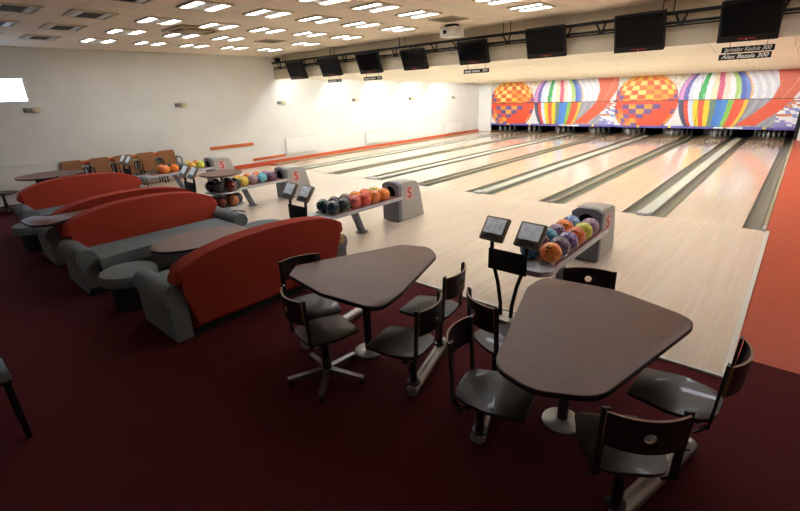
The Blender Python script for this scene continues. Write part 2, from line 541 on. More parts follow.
# ------------------------------------------------------------------ mural masking
def mix(a, c, t):
    return tuple(a[i] + (c[i] - a[i]) * t for i in range(3))
def hsh(a, c):
    v = math.sin(a * 127.1 + c * 311.7) * 43758.5453
    return v - math.floor(v)
UP = [(176, 130, 190), (222, 150, 205), (104, 100, 178), (226, 232, 246), (240, 244, 250), (64, 176, 92), (244, 246, 246), (242, 232, 196), (216, 96, 128), (246, 226, 208), (250, 250, 250), (186, 222, 128), (84, 108, 192), (120, 140, 214), (238, 190, 130)]
LO = [(92, 78, 124), (78, 72, 92), (222, 70, 52), (214, 228, 244), (246, 216, 40), (232, 86, 44), (246, 212, 44), (110, 136, 112), (66, 124, 208), (74, 140, 214), (140, 200, 80), (226, 78, 44), (232, 84, 48), (244, 200, 56), (148, 146, 152)]
def mural(u, v):
    up = v > 0.52
    vv = v
    # base sky and rocks
    n = hsh(math.floor(u * 70), math.floor(v * 34))
    col = (240, 238, 236)
    if v > 0.75:
        col = mix((244, 240, 236), (206, 190, 150), n * 0.9)
    # right lower mountain
    if u > 0.78 and v < 0.55:
        n2 = hsh(math.floor(u * 44 + v * 9), math.floor(v * 30))
        col = (250, 250, 250) if n2 < 0.45 else ((150, 160, 214) if n2 < 0.62 else ((226, 150, 96) if n2 < 0.82 else (196, 120, 90)))
        if v < 0.2:
            col = (150, 146, 206) if n2 < 0.6 else (244, 244, 250)
    # pale folds
    if 0.68 < u < 0.90:
        f = 0.5 + 0.5 * math.sin((u - 0.12 * math.sin(v * 2.6)) * 150)
        f = 0.7 * f + 0.3 * hsh(math.floor(u * 160), math.floor(v * 12))
        col = mix((252, 252, 252), (208, 210, 224), f * 0.8) if up else mix((150, 148, 156), (184, 184, 192), f)
    # red sweep
    ulp = [(0.0, 0.70), (0.1, 0.725), (0.3, 0.80), (0.52, 0.865), (0.75, 0.885), (1.0, 0.862)]
    urp = [(0.0, 0.80), (0.1, 0.825), (0.3, 0.905), (0.5, 0.955), (0.75, 1.0), (1.0, 1.05)]
    def interp(P, t):
        for i in range(len(P) - 1):
            if t <= P[i + 1][0]:
                k = (t - P[i][0]) / (P[i + 1][0] - P[i][0])
                return P[i][1] + k * (P[i + 1][1] - P[i][1])
        return P[-1][1]
    a, c = interp(ulp, v), interp(urp, v)
    if a < u < c and v > 0.06:
        col = (224, 108, 76) if up else (230, 88, 50)
        if abs((u - a) / (c - a) - 0.5 - 0.3 * (v - .5)) < 0.03 and v > 0.5:
            col = (232, 150, 120)
    # orange chequered balloon
    cx, hw = 0.185, 0.20
    bb = 0.56 if v > 0.5 else 0.62
    q = 1 - ((v - 0.5) / bb) ** 2
    if q > 0:
        w_ = hw * math.sqrt(q)
        s = (u - cx) / w_
        if abs(s) < 1:
            i = math.floor((math.asin(s) / PI + 0.5) * 12)
            j = math.floor(v * 11)
            if v > 0.52:
                col = (246, 196, 60) if (i + j) % 2 == 0 else (236, 112, 48)
                h_ = hsh(i * 3.1, j * 1.7)
                if (i + j) % 2 == 0:
                    col = (248, 226, 130) if h_ < .3 else ((246, 196, 66) if h_ < .75 else (240, 160, 60))
                else:
                    col = (236, 112, 48) if h_ < .6 else (226, 92, 44)
                dj = j - 6
                if (i + j) % 2 == 0 and (abs(i - 5.5) > 3.3 + 0.6 * dj) and dj <= 2:
                    col = (112, 82, 140)
            else:
                col = (230, 76, 36)
                if j == 4 and 3 <= i <= 7 or j == 3 and 4 <= i <= 6 or j == 2 and i == 5:
                    col = (112, 84, 140) if (i + j) % 2 else (240, 160, 60)
                if (i < 5 and j < 4 and i + j < 6) or (i > 9 and j < 4):
                    col = [(240, 170, 60), (116, 84, 144), (236, 120, 50)][(i + 2 * j) % 3]
            if abs(s) > 0.985:
                col = mix(col, (190, 90, 40), 0.5)
    # striped balloon
    cx, hw = 0.575, 0.192
    bb = 0.52 if v > 0.62 else 0.82
    q = 1 - ((v - 0.62) / bb) ** 2
    if q > 0:
        w_ = hw * math.sqrt(q)
        s = (u - cx) / w_
        if abs(s) < 1:
            t = 0.5 * (math.asin(s) / PI + 0.5) + 0.5 * (s + 1) / 2
            i = min(14, int(t * 15))
            col = UP[i] if up else LO[i]
            if up and v < 0.64 and (t * 15 - i) > 0.6 and i in (5, 9, 11):
                col = mix(col, (255, 255, 255), 0.4)
    return col

def mural_panel(name, xa, xb, z0, z1, u0, u1, v0, v1, yf, parent, tilt=0.0):
    nx = max(8, int((xb - xa) / 0.026)); nz = max(4, int((z1 - z0) / 0.026))
    b = nb()
    cl = b.loops.layers.float_color.new('mural')
    vs = [[b.verts.new((xa + (xb - xa) * i / nx, yf + tilt * j / nz, z0 + (z1 - z0) * j / nz)) for i in range(nx + 1)] for j in range(nz + 1)]
    for j in range(nz):
        for i in range(nx):
            f = b.faces.new((vs[j][i], vs[j][i + 1], vs[j + 1][i + 1], vs[j + 1][i]))
            c_ = mural(u0 + (u1 - u0) * (i + .5) / nx, v0 + (v1 - v0) * (j + .5) / nz)
            g_ = .88 + .10 * hsh(i * .37, j * .71)
            c = lin(tuple(q * g_ for q in c_))
            for lp in f.loops:
                lp[cl] = c
    # thickness
    g = bmesh.ops.extrude_face_region(b, geom=b.faces[:])
    nv = [e for e in g['geom'] if isinstance(e, bmesh.types.BMVert)]
    bmesh.ops.translate(b, verts=nv, vec=(0, 0.03, 0))
    return obj(name, b, MURAL, parent, smooth=False)
MURAL = bpy.data.materials.new('mural_print')
MURAL.use_nodes = True
_nt = MURAL.node_tree
_a = _nt.nodes.new('ShaderNodeAttribute'); _a.attribute_name = 'mural'
_nt.links.new(_a.outputs['Color'], _nt.nodes['Principled BSDF'].inputs['Base Color'])
_nt.nodes['Principled BSDF'].inputs['Roughness'].default_value = 0.45
MX0, MX1 = -12.44, 0.22
zb_, zs_, zt_ = 0.36, 1.47, 2.47
half = (MX1 - MX0) / 2
for k in range(2):
    xa = MX0 + k * half + 0.006
    xb = xa + half - 0.012
    t = thing('mural_screen', 'printed pin-hiding screen with hot air balloons over the ' + ('left' if k == 0 else 'right') + ' four lanes', 'mural', ((xa + xb) / 2, YM, zb_), 0, 'balloon murals above the pins')
    hw = (xb - xa) / 2
    for q in range(2):
        xq0, xq1 = (-hw + 0.004, -0.008) if q == 0 else (0.008, hw - 0.004)
        U0, U1 = (0.0, 0.5) if q == 0 else (0.5, 1.0)
        mural_panel('upper_panel', xq0, xq1, zs_ + 0.012 - zb_, zt_ - zb_ - 0.005, U0, U1, 0.52, 1.0, 0.0, t)
        mural_panel('lower_panel', xq0, xq1, 0.085, zs_ - 0.012 - zb_, U0, U1, 0.04, 0.52, 0.02, t)
        b = nb(); box(b, ((xq0 + xq1) / 2, 0.012, 0.04), (xq1 - xq0, 0.05, 0.085))
        lt = obj('lower_trim', b, M['purple'], t, smooth=False)
        b = nb()
        for fx in (0.33, 0.72):
            box(b, (xq0 + (xq1 - xq0) * fx, -0.016, 0.05), (0.10, 0.006, 0.07))
        obj('yellow_marker', b, M['yellow'], lt, smooth=False)
        if q == 1:
            b = nb(); box(b, (xq0 + (xq1 - xq0) * 0.36, -0.016, 0.045), (0.95, 0.006, 0.055))
            obj('white_plate', b, M['white'], lt, smooth=False)
    b = nb(); box(b, (0, 0.08, (zt_ - zb_) / 2), (2 * hw, 0.05, zt_ - zb_))
    obj('screen_frame', b, M['black'], t, smooth=False)
# black posts dividing pits behind the screen
for k in range(5):
    xx = [0.27, (lanes[7][0] + lanes[6][1]) / 2, (lanes[5][0] + lanes[4][1]) / 2, (lanes[3][0] + lanes[2][1]) / 2, -12.80][k]
    b = nb(); box(b, (xx, YM + 0.90, 0.6), (0.05, 1.1, 1.2))
    tag(obj('pit_divider', b, M['black'], None, False), 'black upright panel between the pin pits, ' + ORD[k] + ' from the right', 'panel', 'dividers between the pin pits')
b = nb(); box(b, (0.275, YM - 0.0, 1.25), (0.10, 0.06, 2.42))
tag(obj('corner_post', b, M['black'], None, False), 'black upright post at the right end of the mural', 'post')

# ------------------------------------------------------------------ ceiling lights
def make_light(lit):
    t = thing('ceiling_light', 'x', 'ceiling light', (0, 0, ZC))
    b = nb()
    for (c, s) in [((0, .27, -.012), (.60, .03, .026)), ((0, -.27, -.012), (.60, .03, .026)), ((.285, 0, -.012), (.03, .51, .026)), ((-.285, 0, -.012), (.03, .51, .026))]:
        box(b, c, s)
    obj('frame', b, M['drop'], t, smooth=False)
    for s in (-1, 1):
        b = nb(); box(b, (0, s * 0.185, -.012), (.51, .088, .014))
        obj('tube', b, LAMP if lit else M['tubeoff'], t, smooth=False)
    b = nb()
    for i in range(9):
        box(b, (-.24 + .06 * i, 0, -.014), (.012, .255, .02))
    box(b, (0, 0, -.005), (.54, .26, .008))
    obj('louver', b, M['louver'] if lit else M['louverdark'], t, smooth=False)  # lit fixtures get a paler louver, lamp spill put into its colour
    return t
LX = [-11.12, -9.50, -7.98, -6.38, -4.98, -3.42, -1.86, -0.30, 1.26]
LY = [-0.58, -1.64, -2.69, -3.71, -4.75, -5.74, -6.66, -7.7, -8.8]
protoL = {}
for j, yy in enumerate(LY):
    for i, xx in enumerate(LX):
        if (i == 1 and j == 1) or (i == 4 and j == 0):
            continue                      # vents sit here
        # what the photo shows, plus the lamps just out of frame over the approach
        seen_off = (j in (5, 6) and i <= 3)
        lit = j <= 4
        if not lit and not seen_off:
            continue
        if (j == 3 and i >= 7) or (j == 4 and i >= 4):
            continue
        lab = ('lit square ceiling light, ' if lit else 'unlit square ceiling light, ') + ORD[i] + ' from left in the ' + ORD[j] + ' row from the monitors'
        g = 'lit ceiling lights' if lit else 'unlit ceiling lights'
        if lit not in protoL:
            t = make_light(lit); protoL[lit] = t
            t.location = (xx, yy, ZC); t['label'] = lab; t['group'] = g
        else:
            dup(protoL[lit], (xx, yy, ZC), 0, lab, g)
# vents, cassette, projector
def vent(xx, yy, s, label):
    t = thing('ceiling_vent', label, 'vent', (xx, yy, ZC), 0, 'ceiling vents')
    b = nb(); box(b, (0, 0, -.008), (s, s, .014)); obj('vent_plate', b, M['vent'], t, smooth=False)
    b = nb()
    for i in range(6):
        for j in range(6):
            box(b, ((i - 2.5) * s * .14, (j - 2.5) * s * .14, -.017), (s * .10, s * .06, .006))
    obj('vent_slots', b, M['ventdark'], t, smooth=False)
vent(-5.03, -0.68, 0.55, 'square perforated ceiling vent near the white projector')
vent(-9.54, -1.6, 0.55, 'square ceiling vent near the far left of the monitors')
t = thing('air_conditioner', 'square ceiling air conditioner cassette among the lights', 'air conditioner', (-8.66, -3.86, ZC))
b = nb(); box(b, (0, 0, -.02), (.86, .86, .04), bevel=.012); obj('cassette_panel', b, M['acbody'], t)
b = nb(); box(b, (0, 0, -.045), (.46, .46, .02), bevel=.006); obj('intake_grille', b, M['vent'], t)
for k in range(4):
    b = nb(); a = k * PI / 2
    box(b, (.33 * math.cos(a), .33 * math.sin(a), -.043), (.07, .46, .012), rot=Matrix.Rotation(a, 3, 'Z'))
    obj('air_flap', b, M['ventdark'], t, smooth=False)
t = thing('projector', 'white box projector under the ceiling behind the truss', 'projector', (-5.42, 0.0, 3.18))
b = nb(); box(b, (0, 0, .10), (.36, .34, .19), bevel=.015); obj('body', b, M['white'], t)
b = nb(); cyl(b, (-.06, -.17, .1), (-.06, -.19, .1), .04); obj('lens', b, M['blackgloss'], t)
b = nb(); box(b, (0, 0, .215), (.2, .2, .05)); obj('ceiling_bracket', b, M['black'], t)

# ------------------------------------------------------------------ truss and monitors
YT = 0.70
t = thing('truss', 'long black metal truss hung under the ceiling above the monitors', 'truss', (-6.2, YT, 3.0))
L0, L1 = -6.75, 8.6
def rail(name, z, y, w, h):
    b = nb(); box(b, ((L0 + L1) / 2, y, z), (L1 - L0, w, h)); obj(name, b, M['black'], t, smooth=False)
rail('top_chord', 0.20, -0.02, .05, .05)
rail('bottom_chord', 0.065, 0.06, .04, .04)
rail('lower_rail', 0.015, 0.02, .03, .022)
nV = 24
for k in range(nV):
    xx = L0 + .35 + k * .62
    b = nb()
    for s in (-1, 1):
        tube(b, [(xx + s * .02, .02, .045), (xx + s * .085, -.02, .19)], .017, seg=6)
    box(b, (xx, .03, .04), (.09, .06, .04))
    obj('brace', b, M['black'], t, smooth=False)
for px in (-12.35, -10.05, -7.45, -4.62, -1.72):
    for d in (0, .16):
        b = nb(); cyl(b, (px + 6.2 + d, -.02, .22), (px + 6.2 + d, -.02, ZC - 3.0), .009, seg=8)
        obj('hanger_rod', b, M['black'], t, smooth=False)
b = nb(); box(b, (-12.6 + 6.2, -.05, .26), (.16, .12, .14)); obj('end_box', b, M['black'], t, smooth=False)
TV = [(-11.55, .82, .50, 2.92), (-9.99, .82, .50, 2.93), (-8.43, .80, .50, 2.92), (-6.92, .74, .46, 2.90), (-5.27, .74, .46, 2.92), (-3.64, .78, .53, 2.965), (-2.0, .78, .58, 2.965), (-.515, .74, .56, 2.98)]
for k, (xx, w_, h_, zc) in enumerate(TV):
    t2 = thing('monitor', 'black flat monitor hanging from the truss, ' + ORD[k] + ' from the left', 'monitor', (xx, .66, zc - h_ / 2), 0, 'monitors hanging over the foul line')
    t2.rotation_euler = (.36, 0, 0); h_ *= 1.04
    b = nb(); box(b, (0, 0, h_ / 2), (w_, .07, h_), bevel=.008); obj('casing', b, M['black'], t2)
    b = nb(); box(b, (0, -.037, h_ / 2 + .03), (w_ - .07, .008, h_ - .13)); obj('screen', b, M['blackgloss'], t2, smooth=False)
    b = nb(); box(b, (0, -.037, .045), (w_ * .3, .006, .010)); obj('red_lettering', b, M['redled'], t2, smooth=False)
    b = nb(); cyl(b, (0, -.036, .03), (0, -.041, .03), .008, seg=10); obj('power_button', b, M['zinc'], t2)
    b = nb(); box(b, (0, .045, h_ * .8), (.36, .02, .16)); box(b, (0, .052, h_ * .8), (.1, .03, .1)); obj('added_bracket', b, M['black'], t2, smooth=False)  # added bracket, ends short of the truss; the monitor floats without support

def sign(txts, xa, xb, zc, hh, label):
    t = thing('name_sign', label, 'sign', ((xa + xb) / 2, YD - .02, zc), 0, 'score signs under the monitors')
    b = nb(); box(b, (0, 0, 0), (xb - xa, .016, hh)); obj('board', b, M['black'], t, smooth=False)
    b = nb()
    for s in (-1, 1):
        cyl(b, (s * (xb - xa) * .35, .004, hh / 2), (s * (xb - xa) * .35, .004, hh / 2 + (.13 if zc > 2.5 else .010)), .004, seg=6)
    obj('added_wire', b, M['black'], t, smooth=False)
    if txts == '300':
        W_ = xb - xa
        b = nb()
        for (f0, f1) in ((.05, .30), (.34, .66)):
            box(b, (-W_ / 2 + W_ * (f0 + f1) / 2, -.010, -.004), (W_ * (f1 - f0), .004, hh * .42))
        obj('word_strip', b, M['signwhite'], t, smooth=False)
        text_part('lettering', txts, hh * .9, M['signwhite'], t, (W_ * .35, -.010, 0), (PI / 2, 0, 0), depth=.002, width=W_ * .2, shear=.1)
        return
    text_part('lettering', txts, hh * .95, M['signwhite'], t, (0, -.010, 0), (PI / 2, 0, 0), depth=.002, width=(xb - xa) * .9, shear=.2)
sign('Jaroslav Kaduk 300', -.83, -.17, 2.595, .085, 'black score sign below the rightmost monitor, upper of the pair there')
sign('Alex Bazala 300', -.85, -.19, 2.495, .085, 'black score sign below the rightmost monitor, lower of the pair there')
sign('300', -5.69, -5.04, 2.55, .085, 'black name sign hanging below the fifth monitor from the left')
sign('300', -8.95, -8.28, 2.55, .085, 'black name sign hanging below the third monitor from the left')
sign('300', -10.47, -9.88, 2.555, .075, 'black name sign hanging below the second monitor from the left')

# lane lights: unseen batten lamps added to brighten the lanes, behind the drop wall and behind each ceiling step, facing the pins
def batten(xc, y, z, ln, label):
    t = thing('added_lane_light', label, 'lamp', (xc, y, z), 0, 'added unseen batten lamps over the lanes')
    b = nb(); box(b, (0, 0.02, 0.02), (ln, .04, .06)); obj('housing', b, M['white'], t, smooth=False)
    b = nb(); cyl(b, (-ln / 2 + .03, .062, 0.01), (ln / 2 - .03, .062, 0.01), .022, seg=10); obj('tube', b, ADDEDLANELAMP, t)
for k in range(0, NB - 1):
    yy = y0s[k] + (-0.003 if k == 0 else 0.0)
    for i in range(4):
        xc = [-11.5, -8.0, -4.6, -1.2][i]
        batten(xc, yy, zline(y0s[k]) + 0.06, 2.6, 'added unseen white batten lamp behind ceiling step ' + ORD[k] + ', ' + ORD[i] + ' from the left')

# ------------------------------------------------------------------ wall fittings
def sconce(y, z, label):
    t = thing('wall_lamp', label, 'wall lamp', (XW, y, z), 0, 'wall lamps on the left wall')
    b = nb(); box(b, (.025, -.08, 0), (.05, .12, .10), bevel=.01); obj('bracket', b, M['sconcegrey'], t)
    b = nb()
    prof = [(0, 0)]
    pts = [(.09 * math.sin(PI * i / 10), .10 - .10 * math.cos(PI * i / 10)) for i in range(11)]
    prism(b, [(p[0], p[1]) for p in pts], -.055, .055, axis='z', bevel=.01); obj('shade', b, M['brass'], t)
for k, (y, z) in enumerate([(-5.86, 2.08), (-2.42, 2.05), (1.0, 1.99), (4.47, 1.96), (7.95, 1.91), (11.36, 1.86)]):
    sconce(y, z, 'small unlit wall lamp on the cream wall, ' + ORD[k] + ' from the left')
def radiator(ya, yb, za, zb, label):
    t = thing('radiator', label, 'radiator', (XW + .004, (ya + yb) / 2, za), 0, 'radiators on the left wall')
    h = zb - za; ln = yb - ya
    b = nb(); box(b, (.055, 0, h / 2), (.045, ln, h), bevel=.006)
    obj('panel', b, M['wallbright'], t, smooth=False)
    b = nb(); box(b, (.055, 0, h + .006), (.055, ln, .010)); obj('top_grille', b, M['trimw'], t, smooth=False)
    b = nb(); cyl(b, (.05, -ln / 2 - .02, -.03), (.05, -ln / 2 - .02, h * .9), .014, seg=8); cyl(b, (.05, -ln / 2 - .02, 0.04), (.05, -ln/2 + .05, 0.04), .012, seg=8); obj('pipe', b, M['louver'], t)
    for s in (-1, 1):
        b = nb(); box(b, (.025, s * ln * .36, h / 2), (.05, .04, h * .8)); obj('added_mount', b, M['trimw'], t, smooth=False)  # added mounts that stop just short of the wall
radiator(-8.6, -5.70, .30, .86, 'long white radiator below the window')
radiator(.97, 2.30, .26, .80, 'white radiator on the wall beside the orange boards')
radiator(4.93, 6.3, .22, .70, 'white radiator halfway along the bright wall')
radiator(10.58, 12.03, .16, .69, 'white radiator closest to the balloon mural')
def board(ya, yb, za, zb, label):
    b = nb(); box(b, (XW + .015, (ya + yb) / 2, (za + zb) / 2), (.03, yb - ya, zb - za), bevel=.004)
    tag(obj('wall_board', b, M['orange']), label, 'wall board', 'orange wall boards')
board(-1.75, -.27, .70, .79, 'short orange board on the wall, upper of the two by the lanes')
board(-.36, .93, .19, .27, 'short orange board on the wall below the radiator corner')
board(-5.62, -2.95, .72, .82, 'long orange board on the wall behind the wooden seats')

# ------------------------------------------------------------------ swivel chairs
def outline_round(pts, rad, n=6):
    out = []
    N = len(pts)
    for i in range(N):
        p0 = Vector(pts[i - 1]); p = Vector(pts[i]); p1 = Vector(pts[(i + 1) % N])
        r = rad[i] if isinstance(rad, (list, tuple)) else rad
        d0 = (p0 - p).normalized(); d1 = (p1 - p).normalized()
        ang = d0.angle(d1)
        tl = min(r / math.tan(ang / 2), (p0 - p).length * .49, (p1 - p).length * .49)
        a = p + d0 * tl; c = p + d1 * tl
        for k in range(n + 1):
            s = k / n
            out.append(tuple(a * (1 - s) ** 2 + p * 2 * s * (1 - s) + c * s * s))
    return out

def seat_bm():
    b = nb()
    o = outline_round([(.235, -.165), (.235, .165), (.02, .205), (-.20, .165), (-.20, -.165), (.02, -.205)], [.03, .03, .16, .12, .12, .16])
    prism(b, o, .415, .437, axis='z', bevel=.005, seg=2)
    for v in b.verts:                       # waterfall front and dished saddle
        x_, y_ = v.co.x, v.co.y
        if x_ > .12:
            v.co.z -= 1.2 * (x_ - .12) ** 2
        if x_ < -.1:
            v.co.z += .8 * (-.1 - x_) ** 2
    return b

def back_bm():
    """curved plywood back rest with a round hole; local x is forward"""
    b = nb()
    W, H, R = .172, .092, .026
    n = 48
    ring = []
    nr = 6
    def border(a):
        cx_, sx_ = math.cos(a), math.sin(a)
        k = min(W / max(abs(cx_), 1e-6), H / max(abs(sx_), 1e-6))
        return cx_ * k, sx_ * k
    angs = [2 * PI * i / n for i in range(n)]
    ca = math.atan2(H, W)
    for q in (ca, PI - ca, PI + ca, 2 * PI - ca):
        j = min(range(n), key=lambda i: abs(angs[i] - q)); angs[j] = q
    def mk(off):
        rows = []
        for r in range(nr + 1):
            row = []
            for a in angs:
                bx, bz = border(a)
                t = r / nr
                y_ = R * math.cos(a) * (1 - t) + bx * t
                z_ = R * math.sin(a) * (1 - t) + bz * t
                xb = -.205 - .05 * (1 - (y_ / W) ** 2) * 1.0 - .05 * (z_ + .092)
                row.append(b.verts.new((xb + off, y_, .712 + z_)))
            rows.append(row)
        return rows
    A, B = mk(0.0), mk(-.014)
    for r in range(nr):
        for i in range(n):
            j = (i + 1) % n
            b.faces.new((A[r][i], A[r][j], A[r + 1][j], A[r + 1][i]))
            b.faces.new((B[r][j], B[r][i], B[r + 1][i], B[r + 1][j]))
    for i in range(n):
        j = (i + 1) % n
        f = b.faces.new((A[nr][i], A[nr][j], B[nr][j], B[nr][i])); f.material_index = 1
        f = b.faces.new((A[0][j], A[0][i], B[0][i], B[0][j])); f.material_index = 1
    return b

def make_chair(star):
    t = thing('swivel_chair', 'x', 'chair')
    obj('seat', seat_bm(), M['seatwood'], t)
    obj('backrest', back_bm(), [M['backwood'], M['plyedge']], t)
    for s in (-1, 1):
        b = nb()
        for (p0, p1) in [((-.13, .35), (-.185, .42)), ((-.185, .41), (-.192, .56)), ((-.192, .56), (-.203, .812))]:
            q = [(p0[0] - .007, p0[1]), (p1[0] - .007, p1[1]), (p1[0] + .007, p1[1]), (p0[0] + .007, p0[1])]
            prism(b, q, s * .172 - .018, s * .172 + .018, axis='y')
        obj('back_strut', b, M['blacksteel'], t, smooth=False)
        b = nb()
        box(b, (-.06, s * .14, .402), (.17, .035, .018))
        obj('seat_bracket', b, M['zinc'], t, smooth=False)
    b = nb(); box(b, (-.10, 0, .392), (.04, .36, .016)); box(b, (0, 0, .397), (.20, .18, .022)); obj('cross_plate', b, M['blacksteel'], t, smooth=False)
    if star:
        b = nb(); cyl(b, (0, 0, .055), (0, 0, .39), .028, seg=16); cyl(b, (0, 0, .05), (0, 0, .20), .036, seg=16)
        obj('post', b, M['blacksteel'], t)
        for k in range(5):
            a = 2 * PI * k / 5 + .3
            l_ = nb()
            d = Vector((math.cos(a), math.sin(a), 0)); pn = Vector((-d.y, d.x, 0))
            P0 = d * .02; P1 = d * .315
            vs = []
            for (P, w_, z0, z1) in [(P0, .024, .05, .095), (P1, .019, .035, .062)]:
                for (sx, zz) in [(-1, z0), (1, z0), (1, z1), (-1, z1)]:
                    vs.append(l_.verts.new(P + pn * (sx * w_) + Vector((0, 0, zz))))
            for q in range(4):
                l_.faces.new((vs[q], vs[(q + 1) % 4], vs[4 + (q + 1) % 4], vs[4 + q]))
            l_.faces.new(vs[0:4]); l_.faces.new(vs[4:8])
            lg = obj('leg', l_, M['steel'], t, smooth=False)
            g = nb(); cyl(g, d * .295 + Vector((0, 0, 0)), d * .295 + Vector((0, 0, .038)), .02, seg=12)
            obj('glide', g, M['black'], lg)
    else:
        b = nb(); cyl(b, (-.07, 0, .112), (-.07, 0, .39), .027, seg=16); obj('post', b, M['blacksteel'], t)
        b = nb(); cyl(b, (-.07, 0, .1005), (-.07, 0, .113), .05, seg=18); obj('post_flange', b, M['blacksteel'], t)
    return t
fixed = make_chair(False)
starc = make_chair(True)
used = {False: False, True: False}
def place(star, x_, y_, ang, label):
    proto = starc if star else fixed
    if not used[star]:
        used[star] = True
        proto.location = (x_, y_, 0); proto.rotation_euler = (0, 0, ang); proto['label'] = label; proto['group'] = 'swivel chairs around the tables'
        return proto
    return dup(proto, (x_, y_, 0), ang, label, 'swivel chairs around the tables')
def at2(dx, dy):
    return math.atan2(dy, dx)
E_ = place(False, -.715, -6.31, at2(.96, .22), 'dark wooden swivel seat at the left near corner of the front table')
F_ = place(False, -.945, -5.735, at2(.45, .89), 'dark wooden swivel seat below the scoring console, its back to the camera')
I_ = place(False, .0, -6.28, at2(-.56, .83), 'dark wooden swivel seat nearest the camera with a disc in its back')
H_ = place(False, .145, -5.665, at2(-1, .06), 'dark wooden swivel seat at the right end of the front table')
D_ = place(False, -1.675, -5.65, at2(-.98, -.17), 'dark wooden swivel seat on the far right of the rear table beside the approach')
C_ = place(False, -1.50, -6.215, at2(-.975, -.2), 'dark wooden swivel seat at the right near side of the rear table')
A_ = place(False, -2.535, -6.24, at2(.96, -.26), 'dark wooden seat between the red sofa back and the rear table')
B_ = place(True, -2.11, -6.47, at2(.22, .97), 'dark wooden chair on a silver five-legged star base, near the rear table')
G_ = place(True, -.56, -5.20, at2(.36, -.93), 'dark wooden chair pushed in behind the front table, only its back showing')

def floor_tube(x0, y0, x1, y1, label, ext0=.0, ext1=.0):
    p0 = Vector((x0, y0, 0)); p1 = Vector((x1, y1, 0)); mid = (p0 + p1) / 2; d = (p1 - p0)
    L = d.length
    t = thing('base_tube', label, 'base tube', mid, math.atan2(d.y, d.x), 'silver floor tubes carrying the seats')
    b = nb(); cyl(b, (-L / 2 + .012, 0, .05), (L / 2 - .012, 0, .05), .049, seg=20); obj('tube', b, M['steel'], t)
    for s in (-1, 1):
        b = nb(); cyl(b, (s * (L / 2 - .012), 0, .05), (s * L / 2, 0, .05), .0498, r2=.040, seg=20)
        obj('end_cap', b, M['zinc'], t)
floor_tube(-.785, -6.35, -1.01, -5.69, 'silver floor tube under the two seats left of the front table')
floor_tube(.052, -6.355, .25, -5.56, 'silver floor tube under the two seats right of the front table')
floor_tube(-1.415, -6.245, -1.64, -5.52, 'silver floor tube under the two seats right of the rear table')
floor_tube(-2.59, -6.35, -2.68, -5.55, 'silver floor tube under the seat between red sofa and rear table')

# ------------------------------------------------------------------ tables
def table(name, outline, z, pole, label, cat='table', pole_r=.035, base_r=.13, th=.03):
    t = thing(name, label, cat, (pole[0], pole[1], 0))
    loc = [(p[0] - pole[0], p[1] - pole[1]) for p in outline]
    b = nb(); prism(b, loc, z - th, z - .004, axis='z'); ed = obj('edge_band', b, M['tableedge'], t, angle=50)
    b = nb(); cxm = sum(p[0] for p in loc) / len(loc); cym = sum(p[1] for p in loc) / len(loc)
    prism(b, [(cxm + (p[0] - cxm) * .992, cym + (p[1] - cym) * .992) for p in loc], z - .006, z, axis='z', bevel=.002, seg=1)
    obj('tabletop', b, M['tabletop'], t, angle=50)
    b = nb(); cyl(b, (0, 0, .02), (0, 0, z - th), pole_r, seg=20); obj('pole', b, M['blacksteel'], t)
    b = nb(); lathe(b, [(0, 0), (base_r, 0), (base_r, .012), (base_r * .8, .024), (pole_r * 1.3, .034), (0, .036)], seg=28); obj('base_plate', b, M['zinc'], t)
    b = nb(); box(b, (0, 0, z - th - .012), (.24, .24, .02)); box(b, (0, 0, z - th - .03), (.06, .5, .02)); obj('top_bracket', b, M['blacksteel'], t, smooth=False)
    return t
t1 = outline_round([(-.92, -5.19), (-.40, -5.12), (.145, -5.29), (-.09, -6.42), (-.36, -6.56), (-.62, -6.50), (-.93, -5.45)], [.14, .3, .17, .22, .22, .2, .2])
table('cluster_table', t1, .75, (-.455, -5.80), 'large brown triangular table with rounded corners nearest the camera')
t2o = outline_round([(-2.74, -6.22), (-2.60, -6.40), (-2.10, -6.47), (-1.56, -6.40), (-1.62, -6.08), (-1.88, -5.30), (-2.08, -5.15), (-2.34, -5.25)], [.06, .08, .4, .12, .12, .2, .16, .12])
table('cluster_table', t2o, .75, (-2.12, -5.99), 'brown triangular table with rounded corners beside the red sofa back')

